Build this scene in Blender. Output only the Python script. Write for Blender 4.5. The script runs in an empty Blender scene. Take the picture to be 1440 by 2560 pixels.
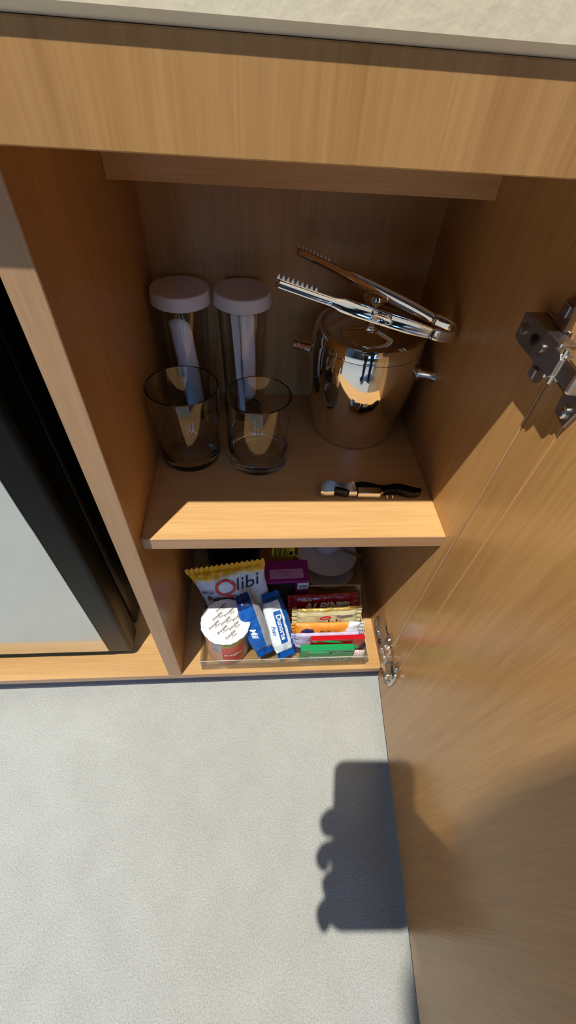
import bpy, bmesh, math, random
from mathutils import Vector, Matrix, noise
random.seed(7)
SC = bpy.context.scene
COL = SC.collection
PI = math.pi

# ------------------------------------------------------------------ camera
W = 0.30                                   # inside width of the cupboard, metres
CAM_P = Vector((0.1083, -0.2370, 0.6390))
CAM_R = (0.7170, -0.0563, -0.0553)
F_PX = 1060.93
cam = bpy.data.cameras.new('camera')
cam.sensor_fit = 'VERTICAL'
cam.sensor_height = 24.0
cam.lens = F_PX / 2560 * 24.0
cam.clip_start = 0.004
cam_o = bpy.data.objects.new('camera', cam)
cam_o.location = CAM_P
cam_o.rotation_euler = CAM_R
COL.objects.link(cam_o)
SC.camera = cam_o

# ------------------------------------------------------------------ world, lamps, exposure
SC.view_settings.view_transform = 'Standard'
SC.view_settings.look = 'None'
SC.view_settings.exposure = 0.0
SC.view_settings.gamma = 1.0
SC.view_settings.use_curve_mapping = False
SC.cycles.max_bounces = 10
SC.cycles.diffuse_bounces = 4
SC.cycles.glossy_bounces = 5
SC.cycles.transmission_bounces = 10
SC.cycles.sample_clamp_indirect = 4.0
SC.cycles.caustics_reflective = True
SC.cycles.blur_glossy = 0.3
wd = bpy.data.worlds.new('world')
wd.use_nodes = True
wd.node_tree.nodes['Background'].inputs[0].default_value = (0.55, 0.65, 0.85, 1)
wd.node_tree.nodes['Background'].inputs[1].default_value = 0.10
SC.world = wd
LAMP = Vector((-0.320, -0.489, 2.45))
sp = bpy.data.lights.new('downlight_lamp', 'SPOT')
sp.energy = 318
sp.color = (1.0, 0.97, 0.89)
sp.spot_size = math.radians(88)
sp.spot_blend = 0.5
sp.shadow_soft_size = 0.011
sp_o = bpy.data.objects.new('downlight_lamp', sp)
sp_o.location = LAMP
COL.objects.link(sp_o)
WINDOW_STRENGTH = 7.0

# ------------------------------------------------------------------ material helpers
def lin(h):
    h = h.lstrip('#')
    c = [int(h[i:i + 2], 16) / 255 for i in (0, 2, 4)]
    return tuple((x / 12.92 if x <= 0.04045 else ((x + 0.055) / 1.055) ** 2.4) for x in c) + (1,)

def new_mat(name):
    m = bpy.data.materials.new(name)
    m.use_nodes = True
    return m, m.node_tree, m.node_tree.nodes['Principled BSDF']

def plain(name, col, rough=0.5, metal=0.0, spec=0.5, coat=0.0, bump=0.0, bscale=200, var=0.0):
    m, nt, b = new_mat(name)
    c = lin(col) if isinstance(col, str) else col
    b.inputs['Base Color'].default_value = c
    b.inputs['Roughness'].default_value = rough
    b.inputs['Metallic'].default_value = metal
    b.inputs['Specular IOR Level'].default_value = spec
    b.inputs['Coat Weight'].default_value = coat
    if bump or var:
        tc = nt.nodes.new('ShaderNodeTexCoord')
        n = nt.nodes.new('ShaderNodeTexNoise')
        n.inputs['Scale'].default_value = bscale
        n.inputs['Detail'].default_value = 3
        nt.links.new(tc.outputs['Object'], n.inputs['Vector'])
        if bump:
            bp = nt.nodes.new('ShaderNodeBump')
            bp.inputs['Strength'].default_value = bump
            bp.inputs['Distance'].default_value = 0.001
            nt.links.new(n.outputs['Fac'], bp.inputs['Height'])
            nt.links.new(bp.outputs['Normal'], b.inputs['Normal'])
        if var:
            mx = nt.nodes.new('ShaderNodeMix')
            mx.data_type = 'RGBA'
            mx.inputs[6].default_value = tuple(x * (1 - var) for x in c[:3]) + (1,)
            mx.inputs[7].default_value = tuple(min(1, x * (1 + var)) for x in c[:3]) + (1,)
            nt.links.new(n.outputs['Fac'], mx.inputs[0])
            nt.links.new(mx.outputs[2], b.inputs['Base Color'])
    return m

def wood(name, axis, dark, light, rough=0.38):
    """straight-grained veneer, grain running along the given local axis"""
    m, nt, b = new_mat(name)
    tc = nt.nodes.new('ShaderNodeTexCoord')
    mp = nt.nodes.new('ShaderNodeMapping')
    s = [1.0, 1.0, 1.0]
    s['XYZ'.index(axis)] = 0.035
    mp.inputs['Scale'].default_value = s
    nt.links.new(tc.outputs['Object'], mp.inputs['Vector'])
    n1 = nt.nodes.new('ShaderNodeTexNoise')
    n1.inputs['Scale'].default_value = 130
    n1.inputs['Detail'].default_value = 5
    n1.inputs['Roughness'].default_value = 0.65
    n2 = nt.nodes.new('ShaderNodeTexNoise')
    n2.inputs['Scale'].default_value = 18
    n2.inputs['Detail'].default_value = 2
    n3 = nt.nodes.new('ShaderNodeTexNoise')
    n3.inputs['Scale'].default_value = 520
    n3.inputs['Detail'].default_value = 2
    for n in (n1, n2, n3):
        nt.links.new(mp.outputs['Vector'], n.inputs['Vector'])
    ad = nt.nodes.new('ShaderNodeMath'); ad.operation = 'ADD'
    nt.links.new(n1.outputs['Fac'], ad.inputs[0]); nt.links.new(n2.outputs['Fac'], ad.inputs[1])
    ad2 = nt.nodes.new('ShaderNodeMath'); ad2.operation = 'MULTIPLY_ADD'
    nt.links.new(n3.outputs['Fac'], ad2.inputs[0]); ad2.inputs[1].default_value = 0.5
    nt.links.new(ad.outputs[0], ad2.inputs[2])
    rp = nt.nodes.new('ShaderNodeMapRange')
    rp.inputs['From Min'].default_value = 0.85
    rp.inputs['From Max'].default_value = 1.65
    nt.links.new(ad2.outputs[0], rp.inputs['Value'])
    mx = nt.nodes.new('ShaderNodeMix'); mx.data_type = 'RGBA'
    mx.inputs[6].default_value = lin(dark); mx.inputs[7].default_value = lin(light)
    nt.links.new(rp.outputs['Result'], mx.inputs[0])
    nt.links.new(mx.outputs[2], b.inputs['Base Color'])
    bp = nt.nodes.new('ShaderNodeBump')
    bp.inputs['Strength'].default_value = 0.12
    bp.inputs['Distance'].default_value = 0.0006
    nt.links.new(n3.outputs['Fac'], bp.inputs['Height'])
    nt.links.new(bp.outputs['Normal'], b.inputs['Normal'])
    b.inputs['Roughness'].default_value = rough
    b.inputs['Specular IOR Level'].default_value = 0.4
    return m

def glass(name, ior=1.45, tint=(1, 1, 1, 1), rough=0.0):
    m, nt, b = new_mat(name)
    b.inputs['Base Color'].default_value = tint
    b.inputs['Roughness'].default_value = rough
    b.inputs['IOR'].default_value = ior
    b.inputs['Transmission Weight'].default_value = 1.0
    return m

def thin_sheet(name):
    """thin clear plastic: light passes straight through, the surface still mirrors at grazing angles"""
    m, nt, b = new_mat(name)
    tr = nt.nodes.new('ShaderNodeBsdfTransparent'); tr.inputs[0].default_value = (0.90, 0.905, 0.89, 1)
    gl = nt.nodes.new('ShaderNodeBsdfGlossy'); gl.inputs['Roughness'].default_value = 0.04
    lw = nt.nodes.new('ShaderNodeLayerWeight'); lw.inputs['Blend'].default_value = 0.5
    pw = nt.nodes.new('ShaderNodeMath'); pw.operation = 'POWER'; pw.inputs[1].default_value = 5
    nt.links.new(lw.outputs['Facing'], pw.inputs[0])
    fr = nt.nodes.new('ShaderNodeMath'); fr.operation = 'MULTIPLY_ADD'; fr.inputs[1].default_value = 0.7; fr.inputs[2].default_value = 0.07
    nt.links.new(pw.outputs[0], fr.inputs[0])
    mx = nt.nodes.new('ShaderNodeMixShader')
    nt.links.new(fr.outputs[0], mx.inputs[0]); nt.links.new(tr.outputs[0], mx.inputs[1]); nt.links.new(gl.outputs[0], mx.inputs[2])
    nt.links.new(mx.outputs[0], nt.nodes['Material Output'].inputs['Surface'])
    return m

WD, WL = '#ac7d48', '#c99b63'
M = {
    'wood_z': wood('veneer_upright_grain', 'Z', WD, WL),
    'wood_x': wood('veneer_lengthwise_grain', 'X', '#ba8d55', '#d4aa72'),
    'wood_door': wood('veneer_door', 'Z', WD, WL, 0.22),
    'wood_edge': wood('veneer_edge_band', 'X', '#b0865e', '#c69e78', 0.45),
    'wood_edge_z': wood('veneer_edge_band_upright', 'Z', '#b0865e', '#c69e78', 0.45),
    'inlay': plain('pale_inlay', '#cfa067', 0.35),
    'stone': plain('cream_stone', '#f0e3c6', 0.55, bump=0.25, bscale=160, var=0.05),
    'wall': plain('greige_wall_paint', '#7b7872', 0.9, bump=0.1, bscale=120),
    'ceiling': plain('white_ceiling_paint', '#e9e8e4', 0.95),
    'chrome': plain('chrome', (0.80, 0.79, 0.78, 1), 0.05, 1.0),
    'steel': plain('polished_steel', (0.72, 0.71, 0.70, 1), 0.14, 1.0),
    'brushed': plain('brushed_steel', (0.78, 0.78, 0.78, 1), 0.42, 1.0),
    'nickel': plain('nickel_plate', (0.70, 0.68, 0.65, 1), 0.22, 1.0),
    'nickel_shaded': plain('shaded_nickel_plate', (0.38, 0.34, 0.34, 1), 0.35, 1.0),  # same nickel as the lower hinge, with the cupboard's shade in its colour
    'black_metal': plain('black_lacquer', '#060607', 0.34, spec=0.18),
    'black': plain('black_plastic', '#060607', 0.4),
    'fridge_panel': plain('silver_fridge_panel', (0.68, 0.70, 0.69, 1), 0.13, 0.95),
    'glass': glass('clear_glass'),
    'acrylic': thin_sheet('clear_acrylic'),
    'acrylic_edge_light': plain('acrylic_edge_light_tone', '#cfc9b8', 0.35),  # opaque pale tone paints the light caught in the tray's clear edges
    'shaded_carpet': plain('shaded_carpet_tone', '#5b5a66', 0.9, bump=0.5, bscale=700, var=0.35),  # carpet darkened and blued in its colour, as if in shade
    'paper': plain('white_paper', '#eceae6', 0.8, bump=0.1, bscale=300),
    'paper_cap': plain('white_card', '#e6e3e2', 0.75, bump=0.08, bscale=260),
    'porcelain': plain('white_porcelain', '#e8e8ea', 0.12, coat=0.4),
    'foil_white': plain('white_film', '#dfe6ea', 0.30, bump=0.25, bscale=60),
    'foil_silver': plain('silver_film', '#a9acb2', 0.30, 0.35, bump=0.3, bscale=70),
    'blue': plain('blue_print', '#0f57a6', 0.30, coat=0.2, bump=0.15, bscale=60),
    'blue_shaded': plain('shaded_blue_print', '#0b2c66', 0.32, coat=0.2),  # darker copy of the blue print, paints shade on one pack's far end
    'yellow': plain('yellow_print', '#e2a70f', 0.38, bump=0.25, bscale=60),
    'pale': plain('pale_bag_print', '#c9d2e4', 0.40, bump=0.2, bscale=60),
    'brownprint': plain('brown_print', '#4a2a20', 0.5),
    'greyprint': plain('grey_print', '#7b7671', 0.7),
    'purple': plain('purple_card', '#8a1473', 0.5),
    'purple_pale': plain('pale_pink_label', '#c58fb8', 0.6),
    'blackprint': plain('black_print', '#15120f', 0.6),
    'redprint': plain('red_print', '#d01f2c', 0.4),
    'red': plain('red_wrapper', '#c0101e', 0.28, coat=0.3, bump=0.2, bscale=70),
    'darkred': plain('dark_red_wrapper', '#9c0f1c', 0.26, coat=0.4, bump=0.25, bscale=60),
    'gold': plain('gold_film', '#cfae5e', 0.28, 0.55, bump=0.3, bscale=60),
    'cream': plain('cream_wrapper', '#d8cfa0', 0.35, coat=0.2, bump=0.25, bscale=60),
    'orange': plain('orange_wrapper', '#ee9a36', 0.32, coat=0.2, bump=0.3, bscale=60),
    'lilac': plain('lilac_wrapper', '#c8bede', 0.35, coat=0.2, bump=0.2, bscale=60),
    'indigo': plain('indigo_print', '#3b3768', 0.4),
    'green': plain('green_pack', '#159a55', 0.30, coat=0.3),
    'green_bright': plain('bright_green_print', '#1fd27c', 0.3),
    'green_pale': plain('pale_green_print', '#a9c9b6', 0.35),
    'white': plain('white_print', '#f0f0ee', 0.5),
    'tubred': plain('red_tub_print', '#d8301f', 0.35, coat=0.3),
    'tubgreen': plain('olive_tub_print', '#b5a030', 0.4),
    'tubbody': plain('pinkish_tub_print', '#d9a58c', 0.4, coat=0.2),
    'yellowtag': plain('yellow_card', '#d6b31a', 0.5),
    'fabric_dark': plain('dark_trousers', '#14161b', 0.85, bump=0.3, bscale=400),
    'fabric_shirt': plain('dark_blue_shirt', '#20293a', 0.85, bump=0.3, bscale=400),
    'skin': plain('skin', '#c08d72', 0.5),
    'hair': plain('dark_hair', '#1c140f', 0.6, bump=0.6, bscale=300),
    'shoe': plain('black_shoe', '#0c0c0d', 0.45),
    'screen': plain('dark_screen_glass', '#101216', 0.1),
    'phone_body': plain('dark_grey_phone', '#2a2c30', 0.35),
}

def carpet_mat():
    m, nt, b = new_mat('pale_grey_carpet')
    tc = nt.nodes.new('ShaderNodeTexCoord')
    n1 = nt.nodes.new('ShaderNodeTexNoise'); n1.inputs['Scale'].default_value = 600; n1.inputs['Detail'].default_value = 4
    n2 = nt.nodes.new('ShaderNodeTexNoise'); n2.inputs['Scale'].default_value = 26; n2.inputs['Detail'].default_value = 4
    n3 = nt.nodes.new('ShaderNodeTexNoise'); n3.inputs['Scale'].default_value = 110; n3.inputs['Detail'].default_value = 2
    for n in (n1, n2, n3):
        nt.links.new(tc.outputs['Object'], n.inputs['Vector'])
    a = nt.nodes.new('ShaderNodeMath'); a.operation = 'ADD'
    sc_ = nt.nodes.new('ShaderNodeMath'); sc_.operation = 'MULTIPLY_ADD'; sc_.inputs[1].default_value = 0.22; sc_.inputs[2].default_value = 0.39
    nt.links.new(n2.outputs['Fac'], sc_.inputs[0])
    nt.links.new(n1.outputs['Fac'], a.inputs[0]); nt.links.new(sc_.outputs[0], a.inputs[1])
    rp = nt.nodes.new('ShaderNodeMapRange')
    rp.inputs['From Min'].default_value = 0.7; rp.inputs['From Max'].default_value = 1.3
    nt.links.new(a.outputs[0], rp.inputs['Value'])
    mx = nt.nodes.new('ShaderNodeMix'); mx.data_type = 'RGBA'
    mx.inputs[6].default_value = lin('#9c9b94'); mx.inputs[7].default_value = lin('#c9c9c2')
    nt.links.new(rp.outputs['Result'], mx.inputs[0])
    nt.links.new(mx.outputs[2], b.inputs['Base Color'])
    a2 = nt.nodes.new('ShaderNodeMath'); a2.operation = 'ADD'
    nt.links.new(n1.outputs['Fac'], a2.inputs[0]); nt.links.new(n3.outputs['Fac'], a2.inputs[1])
    bp = nt.nodes.new('ShaderNodeBump'); bp.inputs['Strength'].default_value = 0.55; bp.inputs['Distance'].default_value = 0.003
    nt.links.new(a2.outputs[0], bp.inputs['Height'])
    nt.links.new(bp.outputs['Normal'], b.inputs['Normal'])
    b.inputs['Roughness'].default_value = 1.0
    b.inputs['Specular IOR Level'].default_value = 0.1
    b.inputs['Sheen Weight'].default_value = 0.25
    return m
M['carpet'] = carpet_mat()

def emit_mat(name, col, strength):
    m, nt, b = new_mat(name)
    b.inputs['Base Color'].default_value = (0.02, 0.02, 0.02, 1)
    b.inputs['Emission Color'].default_value = col
    b.inputs['Emission Strength'].default_value = strength
    return m
M['daylight'] = emit_mat('daylit_window_glass', (0.18, 0.46, 1.0, 1), WINDOW_STRENGTH)
M['lamp'] = emit_mat('glowing_lamp_lens', (1.0, 0.9, 0.75, 1), 6.0)

# ------------------------------------------------------------------ object helpers
def tag(o, label=None, cat=None, group=None, kind=None):
    for k, v in (('label', label), ('category', cat), ('group', group), ('kind', kind)):
        if v:
            o[k] = v
    return o

def thing(name, label, cat, loc=(0, 0, 0), rotz=0.0, group=None, mat=None):
    o = bpy.data.objects.new(name, None)
    COL.objects.link(o)
    o.empty_display_size = 0.02
    if mat is not None:
        o.matrix_world = mat
    else:
        o.location = loc
        o.rotation_euler = (0, 0, rotz)
    return tag(o, label, cat, group)

def link_mesh(name, me, mats, parent=None, smooth=False):
    if not isinstance(mats, (list, tuple)):
        mats = [mats]
    for m in mats:
        me.materials.append(M[m] if isinstance(m, str) else m)
    if smooth:
        me.polygons.foreach_set('use_smooth', [True] * len(me.polygons))
        me.set_sharp_from_angle(angle=math.radians(38))
    o = bpy.data.objects.new(name, me)
    COL.objects.link(o)
    if parent is not None:
        o.parent = parent
    return o

def from_bm(name, bm, mats, parent=None, smooth=False):
    me = bpy.data.meshes.new(name)
    bmesh.ops.recalc_face_normals(bm, faces=bm.faces)
    bm.to_mesh(me)
    bm.free()
    return link_mesh(name, me, mats, parent, smooth)

def add_box(bm, lo, hi, bevel=0.0, segs=1, mi=0):
    r = bmesh.ops.create_cube(bm, size=1.0)
    c = [(a + b) / 2 for a, b in zip(lo, hi)]
    s = [abs(b - a) for a, b in zip(lo, hi)]
    for v in r['verts']:
        v.co = Vector((v.co.x * s[0] + c[0], v.co.y * s[1] + c[1], v.co.z * s[2] + c[2]))
    fs = {f for v in r['verts'] for f in v.link_faces}
    for f in fs:
        f.material_index = mi
    if bevel:
        es = {e for v in r['verts'] for e in v.link_edges}
        q = bmesh.ops.bevel(bm, geom=list(es), offset=bevel, segments=segs, affect='EDGES', profile=0.5)
        for f in q['faces']:
            f.material_index = mi
    return r

def box(name, lo, hi, mat, parent=None, bevel=0.0, segs=1):
    bm = bmesh.new()
    add_box(bm, lo, hi, bevel, segs)
    return from_bm(name, bm, mat, parent)

def add_lathe(bm, prof, segs=48, mi=0, centre=(0, 0, 0), closed=False, rfun=None):
    rings = []
    cx, cy, cz = centre
    for (r, z) in prof:
        if r < 1e-6:
            rings.append([bm.verts.new((cx, cy, cz + z))])
        else:
            ring = []
            for k in range(segs):
                a = 2 * PI * k / segs
                rr = r * (rfun(a, z) if rfun else 1)
                ring.append(bm.verts.new((cx + rr * math.cos(a), cy + rr * math.sin(a), cz + z)))
            rings.append(ring)
    n = len(rings)
    pairs = [(i, i + 1) for i in range(n - 1)] + ([(n - 1, 0)] if closed else [])
    for i, j in pairs:
        A, B = rings[i], rings[j]
        for k in range(segs):
            k2 = (k + 1) % segs
            if len(A) == 1 and len(B) == 1:
                continue
            if len(A) == 1:
                f = bm.faces.new((A[0], B[k2], B[k]))
            elif len(B) == 1:
                f = bm.faces.new((A[k], A[k2], B[0]))
            else:
                f = bm.faces.new((A[k], A[k2], B[k2], B[k]))
            f.material_index = mi

def lathe(name, prof, mat, parent=None, segs=48, centre=(0, 0, 0), closed=False, smooth=True, rfun=None):
    bm = bmesh.new()
    add_lathe(bm, prof, segs, 0, centre, closed, rfun)
    return from_bm(name, bm, mat, parent, smooth)

def frame_axes(t):
    up = Vector((0, 0, 1)) if abs(t.z) < 0.9 else Vector((1, 0, 0))
    a = t.cross(up).normalized()
    return a, t.cross(a).normalized()

def add_tube(bm, pts, rad, segs=10, mi=0):
    pts = [Vector(p) for p in pts]
    if not isinstance(rad, (list, tuple)):
        rad = [rad] * len(pts)
    rings = []
    for i, p in enumerate(pts):
        t = (pts[min(i + 1, len(pts) - 1)] - pts[max(i - 1, 0)]).normalized()
        a, b = frame_axes(t)
        rings.append([bm.verts.new(p + (a * math.cos(2 * PI * k / segs) + b * math.sin(2 * PI * k / segs)) * rad[i]) for k in range(segs)])
    for i in range(len(rings) - 1):
        for k in range(segs):
            k2 = (k + 1) % segs
            f = bm.faces.new((rings[i][k], rings[i][k2], rings[i + 1][k2], rings[i + 1][k]))
            f.material_index = mi
    for r in (rings[0], rings[-1]):
        f = bm.faces.new(r)
        f.material_index = mi

def tube(name, pts, rad, mat, parent=None, segs=12, smooth=True):
    bm = bmesh.new()
    add_tube(bm, pts, rad, segs)
    return from_bm(name, bm, mat, parent, smooth)

def add_prism(bm, outline, z0, z1, mi=0, bevel=0.0):
    lo = [bm.verts.new((x, y, z0)) for x, y in outline]
    hi = [bm.verts.new((x, y, z1)) for x, y in outline]
    n = len(outline)
    f = [bm.faces.new(lo[::-1]), bm.faces.new(hi)]
    for i in range(n):
        f.append(bm.faces.new((lo[i], lo[(i + 1) % n], hi[(i + 1) % n], hi[i])))
    for q in f:
        q.material_index = mi
    if bevel:
        es = list({e for e in f[1].edges} | {e for e in f[0].edges})
        bmesh.ops.bevel(bm, geom=es, offset=bevel, segments=2, affect='EDGES', profile=0.5)

def prism(name, outline, z0, z1, mat, parent=None, bevel=0.0, smooth=False):
    bm = bmesh.new()
    add_prism(bm, outline, z0, z1, 0, bevel)
    return from_bm(name, bm, mat, parent, smooth)

def axes_matrix(o, x, y):
    x = Vector(x).normalized()
    y = Vector(y)
    y = (y - x * y.dot(x)).normalized()
    z = x.cross(y)
    m = Matrix.Identity(4)
    for i in range(3):
        m[i][0], m[i][1], m[i][2], m[i][3] = x[i], y[i], z[i], o[i]
    return m

def text_mesh(body, size, shear=0.0, bold=0.0, spacing=1.0, res=5):
    cu = bpy.data.curves.new('lettering', 'FONT')
    cu.body = body
    cu.size = size
    cu.shear = shear
    cu.offset = bold * size
    cu.space_character = spacing
    cu.align_x = 'CENTER'
    cu.align_y = 'CENTER'
    cu.resolution_u = res
    o = bpy.data.objects.new('lettering', cu)
    COL.objects.link(o)
    dg = bpy.context.evaluated_depsgraph_get()
    me = bpy.data.meshes.new_from_object(o.evaluated_get(dg))
    bpy.data.objects.remove(o)
    bpy.data.curves.remove(cu)
    return me

def lettering(body, size, mat, parent, fn, shear=0.0, bold=0.0, sx=1.0, spacing=1.0, name='lettering', cuts=0):
    """flat lettering whose points are laid on a surface by fn(x, y) -> local 3D point"""
    me = text_mesh(body, size, shear, bold, spacing)
    bm = bmesh.new()
    bm.from_mesh(me)
    if cuts:
        bmesh.ops.triangulate(bm, faces=bm.faces)
        bmesh.ops.subdivide_edges(bm, edges=bm.edges, cuts=cuts)
    for v in bm.verts:
        v.co = Vector(fn(v.co.x * sx, v.co.y))
    me2 = bpy.data.meshes.new(name)
    bm.to_mesh(me2)
    bm.free()
    me2.materials.clear()
    bpy.data.meshes.remove(me)
    return link_mesh(name, me2, mat, parent)

# ------------------------------------------------------------------ the room
FZ = -0.05
RX0, RX1, RY0, RY1, CZ = -1.9, 1.7, -3.0, 0.31, 2.50
tag(box('floor', (RX0, RY0, FZ - 0.03), (RX1, RY1, FZ), 'carpet'), 'pale grey low pile carpet covering the floor', kind='structure')
tag(box('wall_back', (RX0, RY1, FZ), (RX1, RY1 + 0.08, CZ), 'wall'), kind='structure')
tag(box('wall_left', (RX0 - 0.08, RY0, FZ), (RX0, RY1, CZ), 'wall'), kind='structure')
tag(box('wall_right', (RX1, RY0, FZ), (RX1 + 0.08, RY1, CZ), 'wall'), kind='structure')
tag(box('wall_front', (RX0, RY0 - 0.08, FZ), (RX1, RY0, CZ), 'wall'), kind='structure')
tag(box('ceiling', (RX0, RY0, CZ), (RX1, RY1, CZ + 0.05), 'ceiling'), kind='structure')
wn = tag(bpy.data.objects.new('window_1', None), kind='structure')
COL.objects.link(wn)
wn.location = (0.15, RY0, 1.25)
bm = bmesh.new()
for lo, hi in (((-.85, .002, -.75), (.85, .04, -.68)), ((-.85, .002, .68), (.85, .04, .75)), ((-.85, .002, -.68), (-.78, .04, .68)),
               ((.78, .002, -.68), (.85, .04, .68)), ((-.03, .002, -.68), (.03, .04, .68))):
    add_box(bm, lo, hi)
from_bm('window_frame', bm, 'wall', wn)
for x0, x1 in ((-.78, -.03), (.03, .78)):
    box('pane', (x0, .004, -.68), (x1, .014, .68), 'daylight', wn)
dl = thing('ceiling_light', 'small round recessed ceiling downlight above the cabinet', 'ceiling light', (LAMP.x, LAMP.y, CZ))
lathe('trim_ring', [(.028, -.001), (.045, -.001), (.047, -.004), (.044, -.007), (.030, -.006), (.028, -.003)], 'ceiling', dl, 32, closed=True)
lathe('lens', [(0, -.002), (.026, -.002), (.026, -.0045), (0, -.0045)], 'lamp', dl, 24)

# ------------------------------------------------------------------ cabinet
ZS, TS, D, T = 0.3111, 0.0160, 0.2578, 0.0190
XL = -0.62
cab = thing('cabinet', 'light wood veneer cabinet standing open on the carpet', 'cabinet')
def panel(name, lo, hi, mat, parent=cab, edge=None, bevel=0.0006):
    """a board; its front (-Y) face takes the edge-band material"""
    bm = bmesh.new()
    add_box(bm, lo, hi, bevel, 1)
    bm.normal_update()
    for f in bm.faces:
        f.material_index = 1 if (edge and f.normal.y < -0.7) else 0
    return from_bm(name, bm, [mat, edge or mat], parent)
panel('base_panel', (XL - .019, 0, -.013), (W + .0185, D, 0), 'wood_x', edge='wood_edge')
panel('divider', (-T, 0, 0), (0, D, .6035), 'wood_z', edge='wood_edge_z')
panel('side_panel', (W, 0, 0), (W + .0185, D, .6035), 'wood_z', edge='wood_edge_z')
panel('side_panel', (XL - .019, 0, 0), (XL, D, .6035), 'wood_z', edge='wood_edge_z')
panel('back_panel', (XL - .019, D, -.013), (W + .0185, D + .012, .6035), 'wood_z')
panel('shelf', (0, .014, ZS - TS), (W, D, ZS), 'wood_x', edge='wood_edge')
panel('stretcher', (0, .160, .5570), (W, .178, .6035), 'wood_x', edge='wood_x')
panel('stretcher', (XL, .160, .5570), (-T, .178, .6035), 'wood_x', edge='wood_x')
panel('top_panel', (XL - .019, -.001, .6035), (W + .0185, D, .6200), 'wood_x')
panel('apron', (-.80, -.0130, .6016), (.80, -.0012, .6364), 'wood_z')
panel('plinth_shade_strip', (XL, .0060, FZ), (W + .018, .018, -.013), 'shaded_carpet')  # dark strip painting the band of shaded carpet under the base
# the open door
DOOR_A = math.radians(-94.28)
door = box('door', (.0362, 0, -.020), (.430, .018, .598), 'wood_door', cab, 0.0008)
door.location = (W, -.0012, 0)
door.rotation_euler = (0, 0, DOOR_A)
box('edge_strip', (0, 0, -.020), (.0354, .018, .598), 'wood_door', door, 0.0008)
box('inlay_line', (.0354, .0001, -.020), (.0362, .0179, .598), 'inlay', door)

def hinge(zc, plate_mat, arm_mat, yb=.0365):
    h = bpy.data.objects.new('hinge', None)
    COL.objects.link(h)
    h.parent = cab
    h.location = (W, 0, zc)
    # local: -X out of the panel, +Y into the cupboard, Z up
    bm = bmesh.new()
    add_box(bm, (-.0022, .0015, -.0115), (-.0002, .034, .0115), .0004)
    for s in (-1, 1):
        add_prism_yz(bm, [(.0035, s * .010), (.0175, s * .010), (.0160, s * .0255), (.0060, s * .0255)], -.0045, -.0003)
        add_box(bm, (-.0062, .0075, s * .0205 - .0035), (-.0044, .0140, s * .0205 + .0035), .0005)
    from_bm('mounting_plate', bm, plate_mat, h)
    bm = bmesh.new()
    add_prism_yz(bm, [(yb, -.0080), (yb, .0080), (.0280, .0095), (.0020, .0095), (-.0115, .0088), (-.0115, -.0088), (.0020, -.0095), (.0280, -.0095)], -.0130, -.0112)
    add_box(bm, (-.0125, -.0110, -.0096), (-.0026, yb - .0035, -.0082), .0003)
    add_box(bm, (-.0125, -.0110, .0082), (-.0026, yb - .0035, .0096), .0003)
    add_box(bm, (-.0120, yb - .0055, -.0080), (-.0026, yb, .0080), .0005)
    from_bm('hinge_arm', bm, plate_mat, h)
    for y, r, mt in ((.0295, .0036, plate_mat), (.0150, .0036, 'black'), (.0040, .0028, plate_mat)):
        bm = bmesh.new()
        add_lathe(bm, [(0, 0), (r, 0), (r, .0009), (r * .8, .0013), (0, .0011)], 14)
        o = from_bm('screw', bm, mt, h, True)
        o.location = (-.0130, y, 0)
        o.rotation_euler = (0, -PI / 2, 0)
    # links and knuckle in front of the panel, then cup and flange on the door
    bm = bmesh.new()
    add_prism_yz(bm, [(-.0105, -.0080), (-.0105, .0080), (-.0170, .0076), (-.0195, .0050), (-.0195, -.0050), (-.0170, -.0076)], -.0155, -.0020, .0006)
    from_bm('link', bm, arm_mat, h)
    bm = bmesh.new()
    for y, x in ((-.0105, -.0122), (-.0178, -.0128)):
        add_tube(bm, [(x, y, -.0108), (x, y, .0108)], .0019, 10)
    from_bm('pivot_pin', bm, 'nickel', h, True)
    bm = bmesh.new()
    pts = [(-q, z) for (q, z) in [(.0215, -.008), (.0240, -.026), (.0390, -.0275), (.0425, -.014), (.0425, .014), (.0390, .0275), (.0240, .026), (.0215, .008)]]
    add_prism_yz(bm, pts, -.0030, -.0006, .0005)
    o = from_bm('cup_flange', bm, plate_mat, h)
    bm = bmesh.new()
    add_box(bm, (-.0125, -.0375, -.0072), (-.0031, -.0185, .0072), .0022, 2)
    o2 = from_bm('cup', bm, arm_mat, h)
    for q in (o, o2):
        q.location = (0, -.0012, 0)
        q.rotation_euler = (0, 0, math.radians(-4.28))
    for s in (-1, 1):
        bm = bmesh.new()
        add_lathe(bm, [(0, 0), (.0042, 0), (.0042, .0009), (.0030, .0019), (.0012, .0014), (0, .0012)], 14)
        q = from_bm('screw', bm, 'nickel', h, True)
        q.location = (-.0031 - .0325 * math.sin(math.radians(4.28)), -.0335, s * .0205)
        q.rotation_euler = (0, -PI / 2, math.radians(-4.28))
    return h

def add_prism_yz(bm, outline, x0, x1, bevel=0.0):
    lo = [bm.verts.new((x0, y, z)) for y, z in outline]
    hi = [bm.verts.new((x1, y, z)) for y, z in outline]
    n = len(outline)
    fl, fh = bm.faces.new(lo), bm.faces.new(hi[::-1])
    for i in range(n):
        bm.faces.new((lo[i], hi[i], hi[(i + 1) % n], lo[(i + 1) % n]))
    if bevel:
        bmesh.ops.bevel(bm, geom=list(fl.edges), offset=bevel, segments=2, affect='EDGES', profile=0.5)
hinge(.516, 'nickel_shaded', 'nickel')
hinge(.064, 'nickel', 'nickel', .050)

top = panel('countertop', (-.90, -.0154, .6366), (.90, .305, .6680), 'stone', None, bevel=.0035)
tag(top, 'cream stone worktop with a thick edge above the wooden cabinet', 'countertop')

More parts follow.
